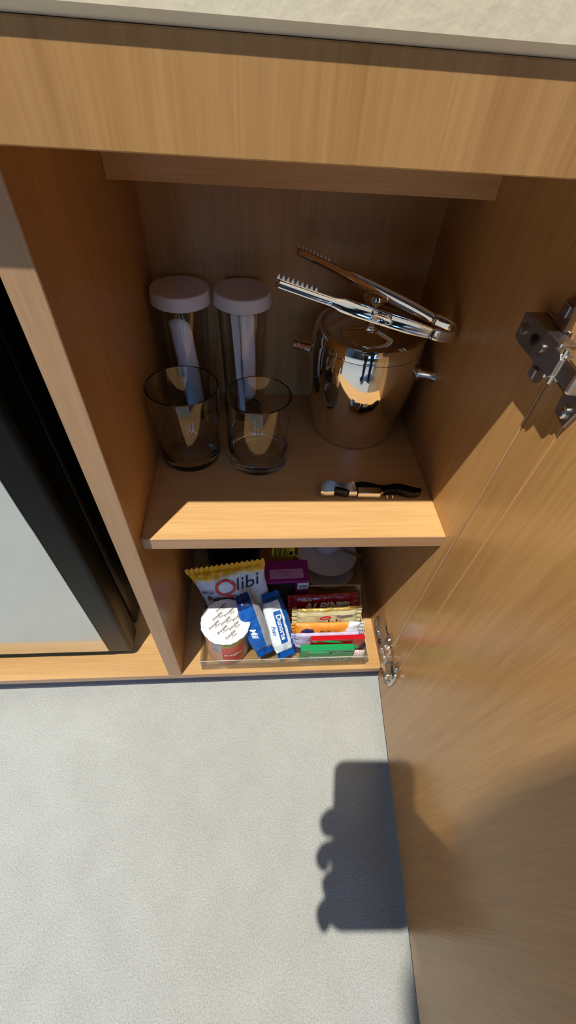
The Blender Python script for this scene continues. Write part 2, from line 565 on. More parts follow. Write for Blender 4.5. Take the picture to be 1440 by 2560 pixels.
# ------------------------------------------------------------------ minibar fridge
fr = thing('mini_fridge', 'black minibar fridge with a silver door panel beside the divider', 'fridge', (-.300, .03, 0))
bm = bmesh.new()
add_box(bm, (-.225, .046, .014), (.226, .222, .545), .006, 3)
from_bm('fridge_body', bm, 'black_metal', fr, True)
bm = bmesh.new()
add_box(bm, (-.219, .036, .020), (.218, .0475, .540), .003, 2)
from_bm('gasket', bm, 'black', fr)
bm = bmesh.new()
add_box(bm, (-.230, 0, .0165), (.229, .037, .548), .0075, 4)
dr = from_bm('fridge_door', bm, 'black_metal', fr, True)
bm = bmesh.new()
add_box(bm, (-.196, -.0012, .0250), (.196, .004, .46), .0005)
from_bm('door_panel', bm, 'fridge_panel', dr)
for x in (-.2, .2):
    for y in (.06, .2):
        lathe('foot', [(0, 0), (.012, 0), (.012, .0145), (0, .0145)], 'black', fr, 14, (x, y, 0))

# ------------------------------------------------------------------ upper shelf: glasses
def tumbler(label, x, y, rb, rt, h, base):
    g = thing('tumbler', label, 'glass', (x, y, ZS + .0002), 0, 'short clear tumblers on the shelf')
    w = .0016
    prof = [(0, 0.0008), (rb * .82, .0006), (rb * .9, 0), (rb - .002, .0006), (rb, .003)]
    for k in range(1, 8):
        t = k / 8
        prof.append((rb + (rt - rb) * t, .003 + (h - .004) * t))
    prof += [(rt, h - .0030), (rt, h - .0006), (rt - w * .5, h), (rt - w, h - .0006), (rt - w, h - .0030)]
    for k in range(7, 0, -1):
        t = k / 8
        z = base + .004 + (h - base - .004) * t
        prof.append((rb + (rt - rb) * (z / h) - w, z))
    prof += [(rb - .004, base + .0022), (rb - .008, base + .0003), (rb * .5, base), (0, base)]
    lathe('glass_wall', prof, 'glass', g, 64)
    return g
tumbler('short clear tumbler beside the cupboard divider, in front of a capped glass', .0372, .1370, .0330, .0362, .0895, .0055)
tumbler('short thick based tumbler nearer the ice bucket', .1128, .1318, .0335, .0338, .0840, .0120)

def capped_glass(label, x, y, cap_r, slips):
    g = thing('capped_glass', label, 'glass', (x, y, ZS + .0002), 0, 'tall glasses under white caps')
    rb, rt, h, w = .0225, .0268, .140, .0013
    prof = [(0, .0006), (rb - .002, 0), (rb, .002), ((rb + rt) / 2, h * .5), (rt, h - .0006), (rt - w / 2, h), (rt - w, h - .0006),
            ((rb + rt) / 2 - w, h * .5), (rb - w, .009), (rb - .005, .0065), (0, .006)]
    lathe('glass_wall', prof, 'glass', g, 56)
    zt = .1492
    lathe('paper_cap', [(cap_r * 1.03, zt - .0130), (cap_r * 1.015, zt - .010), (cap_r, zt - .001), (cap_r - .001, zt), (0, zt), (0, zt - .0012),
                        (cap_r - .002, zt - .0012), (cap_r * 1.03 - .001, zt - .0130)], 'paper_cap', g, 72, closed=False,
          rfun=lambda a, z: 1 + (.006 * math.sin(a * 24) if z < zt - .004 else .003 * math.sin(3 * a)))
    for (a0, wd_, z0, z1, lean, roll) in slips:
        # a curled paper slip leaning inside the glass
        bm = bmesh.new()
        rows = []
        for i in range(15):
            t = i / 14
            z = z0 + (z1 - z0) * t
            ca = a0 + lean * (1 - t)
            row = []
            for j in range(9):
                s = (j / 8 - .5) * wd_
                r = .0175 + .0025 * t
                a = ca + s / r * (1.0 if not roll else 1.0)
                rr = r if not roll else r - .006 * abs(j / 8 - .5) * 2 * (0.4 + t)
                cut = .006 * (abs(j / 8 - .5) * 2) ** 2 if i in (0, 14) else 0
                row.append(bm.verts.new((rr * math.cos(a), rr * math.sin(a), z + (cut if i == 0 else -cut))))
            rows.append(row)
        for i in range(14):
            for j in range(8):
                bm.faces.new((rows[i][j], rows[i][j + 1], rows[i + 1][j + 1], rows[i + 1][j]))
        o = from_bm('paper_slip', bm, 'paper', g, True)
        sm = o.modifiers.new('thickness', 'SOLIDIFY')
        sm.thickness = .0003
    return g
capped_glass('tall clear glass under a cream card cap, nearest the divider', .0338, .2190, .0297, [(-1.72, .024, .012, .126, .55, False)])
capped_glass('tall clear glass under a white card cap, second from the divider', .0970, .2190, .0292,
             [(-2.25, .014, .008, .136, .35, True), (-1.30, .016, .030, .136, .15, False)])

# ------------------------------------------------------------------ ice bucket
bx, by = .2300, .1930
bk = thing('ice_bucket', 'shiny chrome ice bucket with a lid and side knobs on the shelf', 'ice bucket', (bx, by, ZS + .0002))
prof = [(0, .001), (.040, .001), (.0440, 0), (.0470, .002), (.0500, .012), (.0545, .035), (.0580, .058), (.0600, .080), (.0606, .095),
        (.0602, .106), (.0590, .1140), (.0575, .1140), (.0575, .104), (.0585, .09), (.052, .03), (.046, .008), (0, .006)]
lathe('bucket_body', prof, 'chrome', bk, 96)
lathe('lid', [(.0560, .1128), (.0588, .1146), (.0588, .1160), (.0582, .1240), (.0560, .1275), (.0525, .1285), (.0500, .1270), (.0470, .1262), (.0380, .1300),
              (.0250, .1345), (.0120, .1365), (.0, .1368), (0, .1340), (.030, .131), (.0550, .1235)], 'chrome', bk, 96)
lathe('lid_knob', [(0, .1366), (.0095, .1366), (.0070, .1400), (.0062, .1460), (.0085, .1500), (.0125, .1530), (.0135, .1565), (.0120, .1600), (.0070, .1620), (0, .1625)],
      'chrome', bk, 40)
ang = math.radians(-24)
for s in (-1, 1):
    dv = Vector((math.cos(ang), math.sin(ang), 0)) * s
    bm = bmesh.new()
    seq = [(.054, .0078), (.0620, .0078), (.0620, .0058), (.0665, .0058), (.0665, .0052), (.0755, .0052), (.0755, .0066), (.0815, .0066), (.0825, .0058), (.0825, .0)]
    rings = []
    n1, n2 = Vector((-dv.y, dv.x, 0)), Vector((0, 0, 1))
    for d_, r_ in seq:
        c = dv * d_ + Vector((0, 0, .0890))
        rings.append([bm.verts.new(c + (n1 * math.cos(2 * PI * k / 18) + n2 * math.sin(2 * PI * k / 18)) * max(r_, .0002)) for k in range(18)])
    for i in range(len(rings) - 1):
        for k in range(18):
            bm.faces.new((rings[i][k], rings[i][(k + 1) % 18], rings[i + 1][(k + 1) % 18], rings[i + 1][k]))
    bm.faces.new(rings[0]); bm.faces.new(rings[-1])
    o = from_bm('side_knob', bm, 'chrome', bk, False)

# ------------------------------------------------------------------ ice tongs lying on the lid
tg = thing('ice_tongs', 'sprung steel ice tongs with serrated tips lying across the bucket lid', 'tongs', (0, 0, 0))
def strip(name, path, heights, thick, teeth, parent, sign, mat='chrome', bulge=.0016):
    """a standing channel strip along path (points of its mid line); teeth cut on its upper edge"""
    bm = bmesh.new()
    P = [Vector(p) for p in path]
    rows = []
    for i, p in enumerate(P):
        t = (P[min(i + 1, len(P) - 1)] - P[max(i - 1, 0)]).normalized()
        upv = (Vector((0, 0, 1)) - t * t.z).normalized()
        nrm = t.cross(upv).normalized() * sign
        h = heights[i]
        top_ = h / 2 + (teeth(i) if teeth else 0)
        sec = []
        for v, b in ((-h / 2, 0), (-h * .3, .8), (0, 1), (h * .3, .8), (top_, 0)):
            sec.append(p + upv * v + nrm * (bulge * b))
        rows.append([bm.verts.new(q) for q in sec])
    for i in range(len(rows) - 1):
        for k in range(4):
            bm.faces.new((rows[i][k], rows[i][k + 1], rows[i + 1][k + 1], rows[i + 1][k]))
    o = from_bm(name, bm, mat, parent, True)
    md = o.modifiers.new('thickness', 'SOLIDIFY')
    md.thickness = thick
    md.offset = 0
    return o
def arm(A, B, bend, sign):
    n = 46
    path, hs = [], []
    A, B = Vector(A), Vector(B)
    for i in range(n + 1):
        t = i / n
        p = A.lerp(B, t)
        p = p + Vector((0, bend * math.sin(PI * t), 0))
        path.append(p)
        hs.append(.0085 if t < .36 else (.0085 + (t - .36) / .06 * .0045 if t < .42 else (.013 if t < .85 else .013 - (t - .85) * .02)))
    tooth = lambda i: (.0042 if i % 2 else 0.0) if i < 17 else 0
    bm = bmesh.new()
    d = (B - A).normalized()
    upv = (Vector((0, 0, 1)) - d * d.z).normalized()
    nn = d.cross(upv)
    for k in range(9):
        c = A + d * (.0015 + .0043 * k) + upv * .0036 + Vector((0, bend * math.sin(PI * .03 * k), 0))
        tri = [c - d * .0018, c + d * .0018, c + upv * .0046]
        f0 = [bm.verts.new(q + nn * .0009) for q in tri]
        f1 = [bm.verts.new(q - nn * .0009) for q in tri]
        bm.faces.new(f0); bm.faces.new(f1[::-1])
        for i in range(3):
            bm.faces.new((f0[i], f1[i], f1[(i + 1) % 3], f0[(i + 1) % 3]))
    from_bm('serrated_edge', bm, 'brushed', tg)
    return strip('tongs_arm', path, hs, .0011, None, tg, sign)
tA, tB = (.1285, .166, .4880), (.2720, .1325, .4610)
uA, uB = (.1525, .238, .4915), (.2790, .1560, .4640)
a1 = arm(tA, tB, -.003, -1)
a2 = arm(uA, uB, .003, 1)
upath, uh = [], []
c0, c1 = Vector(tB), Vector(uB)
mid = (c0 + c1) / 2
half = (c1 - c0) / 2
fw = Vector((.021, -.0055, -.0040))
for i in range(15):
    a = -PI / 2 + PI * i / 14
    upath.append(mid + half * math.sin(a) + fw * math.cos(a))
    uh.append(.0112)
strip('spring_bend', upath, uh, .0013, None, tg, -1, bulge=.0006)
for (p, q, s) in ((tA, tB, -1), (uA, uB, 1)):
    p, q = Vector(p), Vector(q)
    c = p.lerp(q, .66) + Vector((0, s * .0055, 0))
    t = (q - p).normalized()
    bm = bmesh.new()
    add_lathe(bm, [(0, -.0014), (.45, -.0010), (.8, -.0002), (1, .0004), (1.08, 0)], 24)
    o = from_bm('thumb_rest', bm, 'chrome', tg, True)
    mtx = axes_matrix(c, t, (0, 0, 1))
    if s > 0:
        mtx = mtx @ Matrix.Rotation(PI, 4, 'X')
    o.matrix_world = mtx @ Matrix.Diagonal((.0095, .0042, 1.0, 1))

# ------------------------------------------------------------------ waiter's corkscrew
ck = thing('corkscrew', "folded waiter's corkscrew with a dark wavy handle lying on the shelf", 'corkscrew', (.2325, .0715, ZS), math.radians(-1))
lever = [(-.0545, -.004), (-.0545, .005), (-.050, .0105), (-.044, .0125), (-.038, .0105), (-.033, .0065), (-.020, .0070), (-.0165, .0085), (-.0165, .0000),
         (-.016, -.0050), (-.0245, -.0050), (-.0250, -.0010), (-.0395, .0030), (-.0405, -.0050), (-.0500, -.0052)]
prism('lever', lever, .002, .0105, 'steel', ck, .0008)
prism('lever_slot', [(-.0395, .0020), (-.0260, -.0030), (-.0260, -.0048), (-.0395, -.0015)], .0015, .0095, 'black', ck)
prism('hinge_post', [(-.0215, .0062), (-.0175, .0062), (-.0168, .0105), (-.0215, .0105)], .002, .0112, 'steel', ck, .0005)
prism('handle_inlay', [(-.0148, -.0058), (.0090, -.0058), (.0125, -.0040), (.0125, .0020), (.010, .0034), (-.0148, .0034)], .0008, .0090, 'chrome', ck, .0008)
wav = []
N = 22
for i in range(N + 1):
    t = i / N
    wav.append((-.0160 + .0705 * t, .0085 + .0022 * math.sin(t * 11 + .4) - .0070 * max(0, t - .35)))
for i in range(N, -1, -1):
    t = i / N
    if t < .40:
        continue
    wav.append((-.0160 + .0705 * t, -.0008 + .0018 * math.sin(t * 13) - .0060 * max(0, t - .40) + (0.003 if t > .97 else 0)))
wav += [(.0100, .0040), (-.0160, .0040)]
prism('handle', wav, .0022, .0098, 'black_metal', ck, .0009)
for x in (.0165, .0225):
    tube('worm_coil', [(x, .001, .004), (x + .0006, -.0045, .0045), (x + .0016, -.0062, .0022)], .0009, 'chrome', ck, 8)

# ------------------------------------------------------------------ clear tray
ty0, ty1, tx0, tx1 = .0065, .1120, .0290, .2760
tr = thing('acrylic_tray', 'clear acrylic tray holding the snacks on the cupboard floor', 'tray', (0, 0, .0004))
def ease(y):
    t = (y - ty0) / (ty1 - ty0)
    return .031 + .029 * max(0, min(1, (t - .55) / .45)) ** 1.2
bm = bmesh.new()
add_box(bm, (tx0, ty0, 0), (tx1, ty1, .0022))
from_bm('tray_floor', bm, 'acrylic', tr)
box('tray_front', (tx0, ty0 - .0001, .0023), (tx1, ty0 + .0024, .0310), 'acrylic', tr, .0004)
box('tray_back', (tx0, ty1 - .0024, .0023), (tx1, ty1 + .0001, .0600), 'acrylic', tr, .0004)
for x in (tx0, tx1 - .0024):
    bm = bmesh.new()
    ys = [ty0 + .0026 + (ty1 - ty0 - .0052) * k / 12 for k in range(13)]
    outline = [(y, ease(y)) for y in ys] + [(ys[-1], .0023), (ys[0], .0023)]
    add_prism_yz(bm, outline[::-1], x, x + .0024)
    from_bm('tray_side', bm, 'acrylic', tr)
box('rim_edge', (tx0, ty0 - .0001, .0310), (tx1, ty0 + .0006, .0314), 'acrylic_edge_light', tr)
box('rim_edge', (tx0, ty0 - .0001, .0023), (tx0 + .0006, ty0 + .0006, .0309), 'acrylic_edge_light', tr)
box('rim_edge', (tx1 - .0006, ty0 - .0001, .0023), (tx1, ty0 + .0006, .0309), 'acrylic_edge_light', tr)
bm = bmesh.new()
add_prism_yz(bm, [(y, ease(y) + .0001) for y in ys] + [(y, ease(y) + .0005) for y in ys[::-1]], tx1 - .0010, tx1 - .0002)
from_bm('rim_edge', bm, 'acrylic_edge_light', tr)
box('rim_edge', (tx0, ty1 - .0024, .0601), (tx1, ty1, .0608), 'acrylic_edge_light', tr)

# ------------------------------------------------------------------ soft packets
def pillow(parent, L, Wd, Th, matfn, mats, fin=.008, nu=36, nv=20, wr=.0006, seed=0, name='wrapper', zig=0.0, taper=0.0, pu=6, pv=2.4):
    """crimped-end pillow pack, local X along its length, Y across, +Z its face"""
    def half_w(x):
        t = min(1, abs(x) / (L / 2))
        return Wd / 2 * (1 - taper * (1 - t ** 3) + .02 * t)
    def h(x, y, side=1, eps=0.0):
        t = min(1, abs(x) / (L / 2)); s = min(1, abs(y) / max(half_w(x), 1e-6))
        b = Th / 2 * (max(0, 1 - t ** pu) ** .6) * (max(0, 1 - s ** pv) ** .55)
        n = noise.noise(Vector((x * 70 + seed, y * 70, side * 3.1))) * wr * 2 + noise.noise(Vector((x * 160, y * 45 + seed, side * 2))) * wr
        n += wr * 1.2 * math.sin(y * 420 + seed) * t ** 4
        return side * (b + .0003 + eps) + n * min(1, b / (Th * .12 + 1e-6)) * side
    bm = bmesh.new()
    grid = {}
    for side in (1, -1):
        for i in range(nu + 1):
            x = -L / 2 + L * i / nu
            for j in range(nv + 1):
                y = (-1 + 2 * j / nv) * half_w(x)
                if j in (0, nv) and side == -1:
                    grid[side, i, j] = grid[1, i, j]
                    continue
                z = h(x, y, side) if 0 < j < nv else 0
                grid[side, i, j] = bm.verts.new((x, y, z))
    for side in (1, -1):
        for i in range(nu):
            for j in range(nv):
                q = [grid[side, i, j], grid[side, i + 1, j], grid[side, i + 1, j + 1], grid[side, i, j + 1]]
                f = bm.faces.new(q if side == 1 else q[::-1])
                c = f.calc_center_median()
                f.material_index = matfn(c.x / (L / 2), c.y / (Wd / 2), side)
    if fin:
        for e, i in ((-1, 0), (1, nu)):
            prev = [grid[1, i, j] for j in range(nv + 1)]
            prevb = [grid[-1, i, j] for j in range(nv + 1)]
            out = []
            for j in range(nv + 1):
                v = prev[j].co
                ex = fin + (zig if j % 2 else 0)
                out.append(bm.verts.new((v.x + e * ex, v.y, .0015 * math.sin(j * 1.1 + seed) * (fin / .008))))
            for j in range(nv):
                f = bm.faces.new((prev[j], out[j], out[j + 1], prev[j + 1]))
                f.material_index = matfn(e * 1.05, prev[j].co.y / (Wd / 2), 1)
                if prevb[j] is not prev[j] or prevb[j + 1] is not prev[j + 1]:
                    vs = []
                    for q in (prevb[j], prevb[j + 1], prev[j + 1], prev[j]):
                        if q not in vs:
                            vs.append(q)
                    if len(vs) > 2:
                        try:
                            bm.faces.new(vs).material_index = matfn(e, 0, 1)
                        except ValueError:
                            pass
    o = from_bm(name, bm, mats, parent, True)
    o['pillow'] = 1
    return o, h

# crisp bag: leans against the back of the tray
BW, BH = .113, .112
mb = axes_matrix(Vector((.0790, .0950, .0710)), (.98, .0, .22), (-.22, .13, .97))
bag = thing('snack_bag', 'yellow topped crisp bag with a red and black brand word, behind the tub', 'snack bag', mat=mb)
# local X across the bag, Y up it; the pillow helper wants X along its length, so turn it
turn = Matrix.Rotation(PI / 2, 4, 'Z')
def bagmat(u, v, s):
    w_ = u + .04 * math.sin(v * 5) + .10 * max(0, v) + (.25 if v > .86 else 0)
    if w_ > .90:
        return 0
    if w_ > .82:
        return 2
    return 1 if v < .95 else 1
bo, bh = pillow(bag, BH, BW, .028, bagmat, ['yellow', 'pale', 'cream'], fin=.010, nu=110, nv=90, wr=.0011, seed=3, taper=.12, pu=3.0, pv=2.2)
bo.matrix_local = turn
def on_bag(cx, cy, eps=.0014, rot=0.0):
    def fn(x, y):
        x, y = x * math.cos(rot) - y * math.sin(rot), x * math.sin(rot) + y * math.cos(rot)
        X, Y = cx + x, cy + y
        return (X, Y, bh(Y, -X, 1, eps))
    return fn
lettering('Q', .043, 'redprint', bag, on_bag(-.008, .029, rot=.0), shear=.15, cuts=2)
lettering('libi', .031, 'blackprint', bag, on_bag(.0245, .0335, rot=.08), shear=.3, cuts=2)
lettering('Pangos', .0150, 'brownprint', bag, on_bag(-.020, .0075, rot=.04), shear=.2, bold=.012, cuts=2)
lettering('eco', .0130, 'blackprint', bag, on_bag(-.0365, .0215, rot=.1), shear=.3, cuts=1)

# tub of crisps with printed foil
tub = thing('crisp_tub', 'small round tub of crisps with a printed white foil lid', 'tub', (.0668, .0445, .0030))
tr_, th_ = .0325, .0765
bm = bmesh.new()
segs = 72
zs_ = [0, .002, .01, .02, .030, .04, .05, .058, .066, .074, th_ - .001]
rs_ = [tr_ - .0015, tr_] + [tr_] * 9
rows = []
for z, r in zip(zs_, rs_):
    rows.append([bm.verts.new((r * math.cos(2 * PI * k / segs), r * math.sin(2 * PI * k / segs), z)) for k in range(segs)])
for i in range(len(rows) - 1):
    for k in range(segs):
        f = bm.faces.new((rows[i][k], rows[i][(k + 1) % segs], rows[i + 1][(k + 1) % segs], rows[i + 1][k]))
        a = ((k + .5) / segs * 360 + 90) % 360      # 0 = facing the viewer
        a = a if a < 180 else a - 360
        z = zs_[i]
        if -8 < a < 50:
            f.material_index = 1 if z < .058 else 2
        elif -40 < a <= -8:
            f.material_index = 3 if z > .03 else 0
        else:
            f.material_index = 0 if a < 0 else 3
bm.faces.new(rows[0][::-1])
from_bm('tub_body', bm, ['tubbody', 'tubred', 'tubgreen', 'foil_silver'], tub, True)
lathe('rim', [(tr_ - .001, th_ - .003), (tr_ + .0014, th_ - .0025), (tr_ + .0018, th_ - .0008), (tr_ + .0008, th_ + .0006), (tr_ - .001, th_)], 'steel', tub, 72, closed=True)
lathe('foil_lid', [(tr_ + .0022, th_ - .0024), (tr_ + .0026, th_ + .0004), (tr_ + .0012, th_ + .0014), (tr_ - .002, th_ + .0010), (0, th_ + .0008), (0, th_ + .0003),
                   (tr_ + .001, th_ + .0008), (tr_ + .0016, th_ - .0022)], 'paper', tub, 72,
      rfun=lambda a, z: 1 + (.012 * math.sin(a * 22) + .010 * math.sin(a * 9 + 1) if z < th_ + .0005 and z > .01 else 0))
# the word repeated over the foil
bm = bmesh.new()
wm = text_mesh('Pringles', .0056, bold=.03)
w2 = text_mesh('Pringles', .0030, bold=.02)
for me_, off in ((wm, (0, 0)), (w2, (.0026, -.0046))):
    for r in range(-5, 6):
        for c in range(-3, 4):
            px_ = c * .0170 + (r % 2) * .0085
            py_ = r * .0112
            a = .86
            X = px_ * math.cos(.35) - py_ * math.sin(.35)
            Y = px_ * math.sin(.35) + py_ * math.cos(.35)
            if math.hypot(X, Y) > tr_ - .0055:
                continue
            b2 = bmesh.new(); b2.from_mesh(me_)
            mt = Matrix.Translation((X, Y, th_ + .0013)) @ Matrix.Rotation(a, 4, 'Z') @ Matrix.Translation((off[0], off[1], 0))
            for v in b2.verts:
                v.co = mt @ v.co
            tmp = bpy.data.meshes.new('t'); b2.to_mesh(tmp); b2.free()
            bm.from_mesh(tmp); bpy.data.meshes.remove(tmp)
for f in bm.faces:
    f.material_index = 0
from_bm('lid_lettering', bm, 'greyprint', tub)
def on_tub(z, a0, eps=.0006):
    def fn(x, y):
        a = a0 + x / tr_
        return ((tr_ + eps) * math.cos(a), (tr_ + eps) * math.sin(a), z + y)
    return fn
lettering('Pringles', .0085, 'white', tub, on_tub(.034, -PI / 2 + .32), bold=.02, cuts=1)

# two biscuit packs standing on edge, running back into the tray
def biscuit(label, near, far, face, L, Wd, Th, matfn, mats, seed):
    near, far = Vector(near), Vector(far)
    c = (near + far) / 2
    x = (near - far)
    z = Vector(face)
    y = z.cross(x)
    m = axes_matrix(c, x, y)
    t = thing('biscuit_pack', label, 'biscuit packet', mat=m, group='blue and white biscuit packs in the tray')
    o, h = pillow(t, L, Wd, Th, matfn, mats, fin=.009, nu=72, nv=48, wr=.0009, seed=seed, zig=.0012, pu=4, pv=2.2, taper=-.40)
    return t, h
# local X runs from the far end to the near end; +Z is the printed face
p1, h1 = biscuit('biscuit pack on edge with a blue stripe, against the tub', (.1225, .0170, .0340), (.0920, .0705, .1040), (.06, -.45, .85), .082, .024, .016,
                 lambda u, v, s: ((1 if u > -.72 else 2) if (v < .52 - .1 * u) else 0) if u < 1 else 1, ['foil_silver', 'blue', 'blue_shaded'], 11)
p2, h2 = biscuit('white biscuit pack with a slanted blue name panel, beside the chocolate bars', (.1525, .0235, .0270), (.1335, .0800, .0740), (.28, -.40, .86), .080, .027, .019,
                 lambda u, v, s: 1 if (u > 1.0 or u < -.93 or (s == 1 and v > .66 + .15 * u)) else 0, ['foil_white', 'blue', 'blue_shaded'], 23)
def on_pack(h, cx, cy, eps=.0013, rot=0.0):
    def fn(x, y):
        X = cx + x * math.cos(rot) - y * math.sin(rot)
        Y = cy + x * math.sin(rot) + y * math.cos(rot)
        return (X, Y, h(X, Y, 1, eps))
    return fn
def patch(name, pts_fn, x0, x1, y0, y1, mat, parent, nx=16, ny=6):
    bm = bmesh.new()
    g = [[bm.verts.new(pts_fn(x0 + (x1 - x0) * i / nx, y0 + (y1 - y0) * j / ny)) for j in range(ny + 1)] for i in range(nx + 1)]
    for i in range(nx):
        for j in range(ny):
            bm.faces.new((g[i][j], g[i + 1][j], g[i + 1][j + 1], g[i][j + 1]))
    return from_bm(name, bm, mat, parent, True)
patch('name_panel', on_pack(h2, .002, -.001, .0012), -.024, .024, -.0055, .0055, 'blue', p2)
lettering('Dunorte', .0108, 'white', p2, on_pack(h2, .002, -.001, .0020), bold=.02, cuts=1)
lettering('Petit', .0075, 'blue', p2, on_pack(h2, .004, -.0125, .0020), shear=.3, cuts=1)
lettering('Mil', .0120, 'white', p1, on_pack(h1, .008, -.006, .0020), shear=.3, bold=.02, cuts=1)

# purple tea box and the yellow tag behind it
pb = thing('tea_box', 'small purple card box with a pale label on its top', 'box', (.1575, .1260, .0030), math.radians(2))
box('carton', (-.0345, -.0210, .0), (.0345, .0190, .0800), 'purple', pb, .0008)
box('top_label', (-.0265, -.0150, .0800), (.0255, .0020, .0803), 'purple_pale', pb)
lettering('CHA MATE', .0046, 'brownprint', pb, lambda x, y: (x - .004, -.0035 + y, .0805))
lettering('L 0915', .0042, 'brownprint', pb, lambda x, y: (x - .002, -.0090 + y, .0805))
box('dark_window', (-.0335, -.0213, .0130), (.0130, -.0210, .0760), 'blackprint', pb)
box('code_label', (.0160, -.0213, .0560), (.0330, -.0210, .0745), 'white', pb)
bm = bmesh.new()
for k, (z0, z1) in enumerate(((.0630, .0655), (.0668, .0685), (.0590, .0602))):
    add_box(bm, (.0180, -.0215, z0), (.0310, -.0213, z1))
from_bm('print_bars', bm, 'greyprint', pb)
yt = thing('yellow_tag', 'yellow card tag with a black barcode standing behind the purple box', 'tag', (.1545, .1560, .0004), math.radians(-4))
box('card', (-.0190, 0, 0), (.0170, .0012, .1050), 'yellowtag', yt)
bm = bmesh.new()
x = -.015
for k in range(9):
    w_ = .0009 + .0012 * ((k * 7) % 3 == 0)
    add_box(bm, (x, -.0003, .078), (x + w_, 0, .099))
    x += w_ + .0013
add_box(bm, (.009, -.0003, .082), (.014, 0, .092))
from_bm('barcode', bm, 'blackprint', yt)

# ------------------------------------------------------------------ bars of chocolate and gum, on edge, front to back
def bar(name, label, cat, cx, y, zc, L, H, Th, lean, roll, matfn, mats, seed, fin=.006):
    m = axes_matrix(Vector((cx, y, zc)), (math.cos(roll), 0, math.sin(roll)), (-math.sin(roll), math.sin(lean), math.cos(lean)))
    t = thing(name, label, cat, mat=m)
    o, h = pillow(t, L, H, Th, matfn, mats, fin=fin, nu=80, nv=40, wr=.0007, seed=seed, zig=.0008, pu=10, pv=5)
    return t, h
t, h = bar('chocolate_bar', 'dark red chocolate bar on edge behind the gold one', 'chocolate bar', .2150, .0830, .0385, .098, .062, .0125, .28, .07,
           lambda u, v, s: 0, ['darkred', 'red'], 31, .005)
lettering('ALPINO', .0200, 'white', t, on_pack(h, .004, .0120, .0013), shear=.25, bold=.03, cuts=1)
lettering('Nestle', .0060, 'white', t, on_pack(h, -.026, .0255, .0013), cuts=1)
patch('white_label', on_pack(h, .028, .0155, .0013), -.008, .008, -.004, .004, 'white', t, 6, 3)
t, h = bar('chocolate_bar', 'gold and cream chocolate bar with a small red oval logo', 'chocolate bar', .2185, .0625, .0360, .092, .062, .0120, .22, .05,
           lambda u, v, s: (1 if v > .86 else 0), ['cream', 'gold'], 37, .007)
lettering('galak', .0180, 'brownprint', t, on_pack(h, .003, .0050, .0013), bold=.02, cuts=1)
patch('cream_band', on_pack(h, 0, .0225, .0012), -.040, .040, -.0022, .0022, 'cream', t, 20, 2)
bm = bmesh.new()
f_ = on_pack(h, -.003, .0165, .0014)
rg = [bm.verts.new(f_(.0088 * math.cos(2 * PI * k / 24), .0034 * math.sin(2 * PI * k / 24))) for k in range(24)]
bm.faces.new(rg)
from_bm('logo_oval', bm, 'redprint', t)
lettering('Nestle', .0042, 'white', t, on_pack(h, -.003, .0165, .0019))
patch('grey_label', on_pack(h, .026, .0190, .0013), -.012, .012, -.0022, .0022, 'greyprint', t, 8, 2)
t, h = bar('wafer_bar', 'orange wafer bar with a white end, between gold and lilac bars', 'chocolate bar', .2170, .0440, .0300, .098, .054, .0115, .20, .00,
           lambda u, v, s: (1 if u > .45 + .2 * v else (2 if (u + .62) ** 2 + (v - .45) ** 2 * .35 < .045 else 0)), ['orange', 'foil_white', 'indigo'], 41)
lettering('BIS', .0130, 'brownprint', t, on_pack(h, -.004, .0120, .0013), cuts=1)
t, h = bar('wafer_bar', 'lilac wafer bar half hidden behind the red gum pack', 'chocolate bar', .2160, .0335, .0260, .096, .046, .0080, .16, .01,
           lambda u, v, s: (1 if u < -.3 and (u + .75) ** 2 + (v - .1) ** 2 > .16 and v < .5 else 0), ['lilac', 'indigo'], 43)
lettering('laka branco', .0050, 'indigo', t, on_pack(h, -.016, .0175, .0013), cuts=1)

def gum(label, x0, x1, y0, y1, z1, mats, roll, fn):
    g = thing('gum_pack', label, 'chewing gum', ((x0 + x1) / 2, (y0 + y1) / 2, .0030), roll, 'chewing gum packs')
    hx, hy = (x1 - x0) / 2, (y1 - y0) / 2
    box('gum_carton', (-hx, -hy, 0), (hx, hy, z1), mats[0], g, .0007)
    fn(g, hx, hy, z1)
    return g
def flat_front(hx, hy, cx, cz, e=.0003):
    return lambda x, y: (cx + x, -hy - e, cz + y)
def shape(name, pts, mat, g, plane, hy, z1, e=.0002):
    bm = bmesh.new()
    vs = [bm.verts.new((x, -hy - e, z) if plane == 'front' else (x, z, z1 + e)) for x, z in pts]
    bm.faces.new(vs)
    return from_bm(name, bm, mat, g)
def red_gum(g, hx, hy, z1):
    shape('green_mark', [(-hx + .004, z1 - .006), (-hx + .009, z1 - .006), (-hx + .009, z1 - .001), (-hx + .004, z1 - .001)], 'green_bright', g, 'front', hy, z1)
    shape('green_swoosh', [(-hx + .015, z1 - .003), (-hx + .028, z1 - .0006), (-hx + .040, z1 - .005), (-hx + .050, z1 - .012), (-hx + .026, z1 - .008)], 'green_bright', g, 'front', hy, z1)
    shape('green_leaf', [(hx - .014, .018), (hx - .003, .022), (hx - .008, .032), (hx - .014, .032)], 'green_bright', g, 'front', hy, z1)
    shape('indigo_end', [(hx - .0035, .004), (hx - .0004, .004), (hx - .0004, z1 - .012), (hx - .0035, z1 - .020)], 'indigo', g, 'front', hy, z1)
    lettering('trident', .0130, 'white', g, flat_front(hx, hy, .0, .014, .0004), bold=.02)
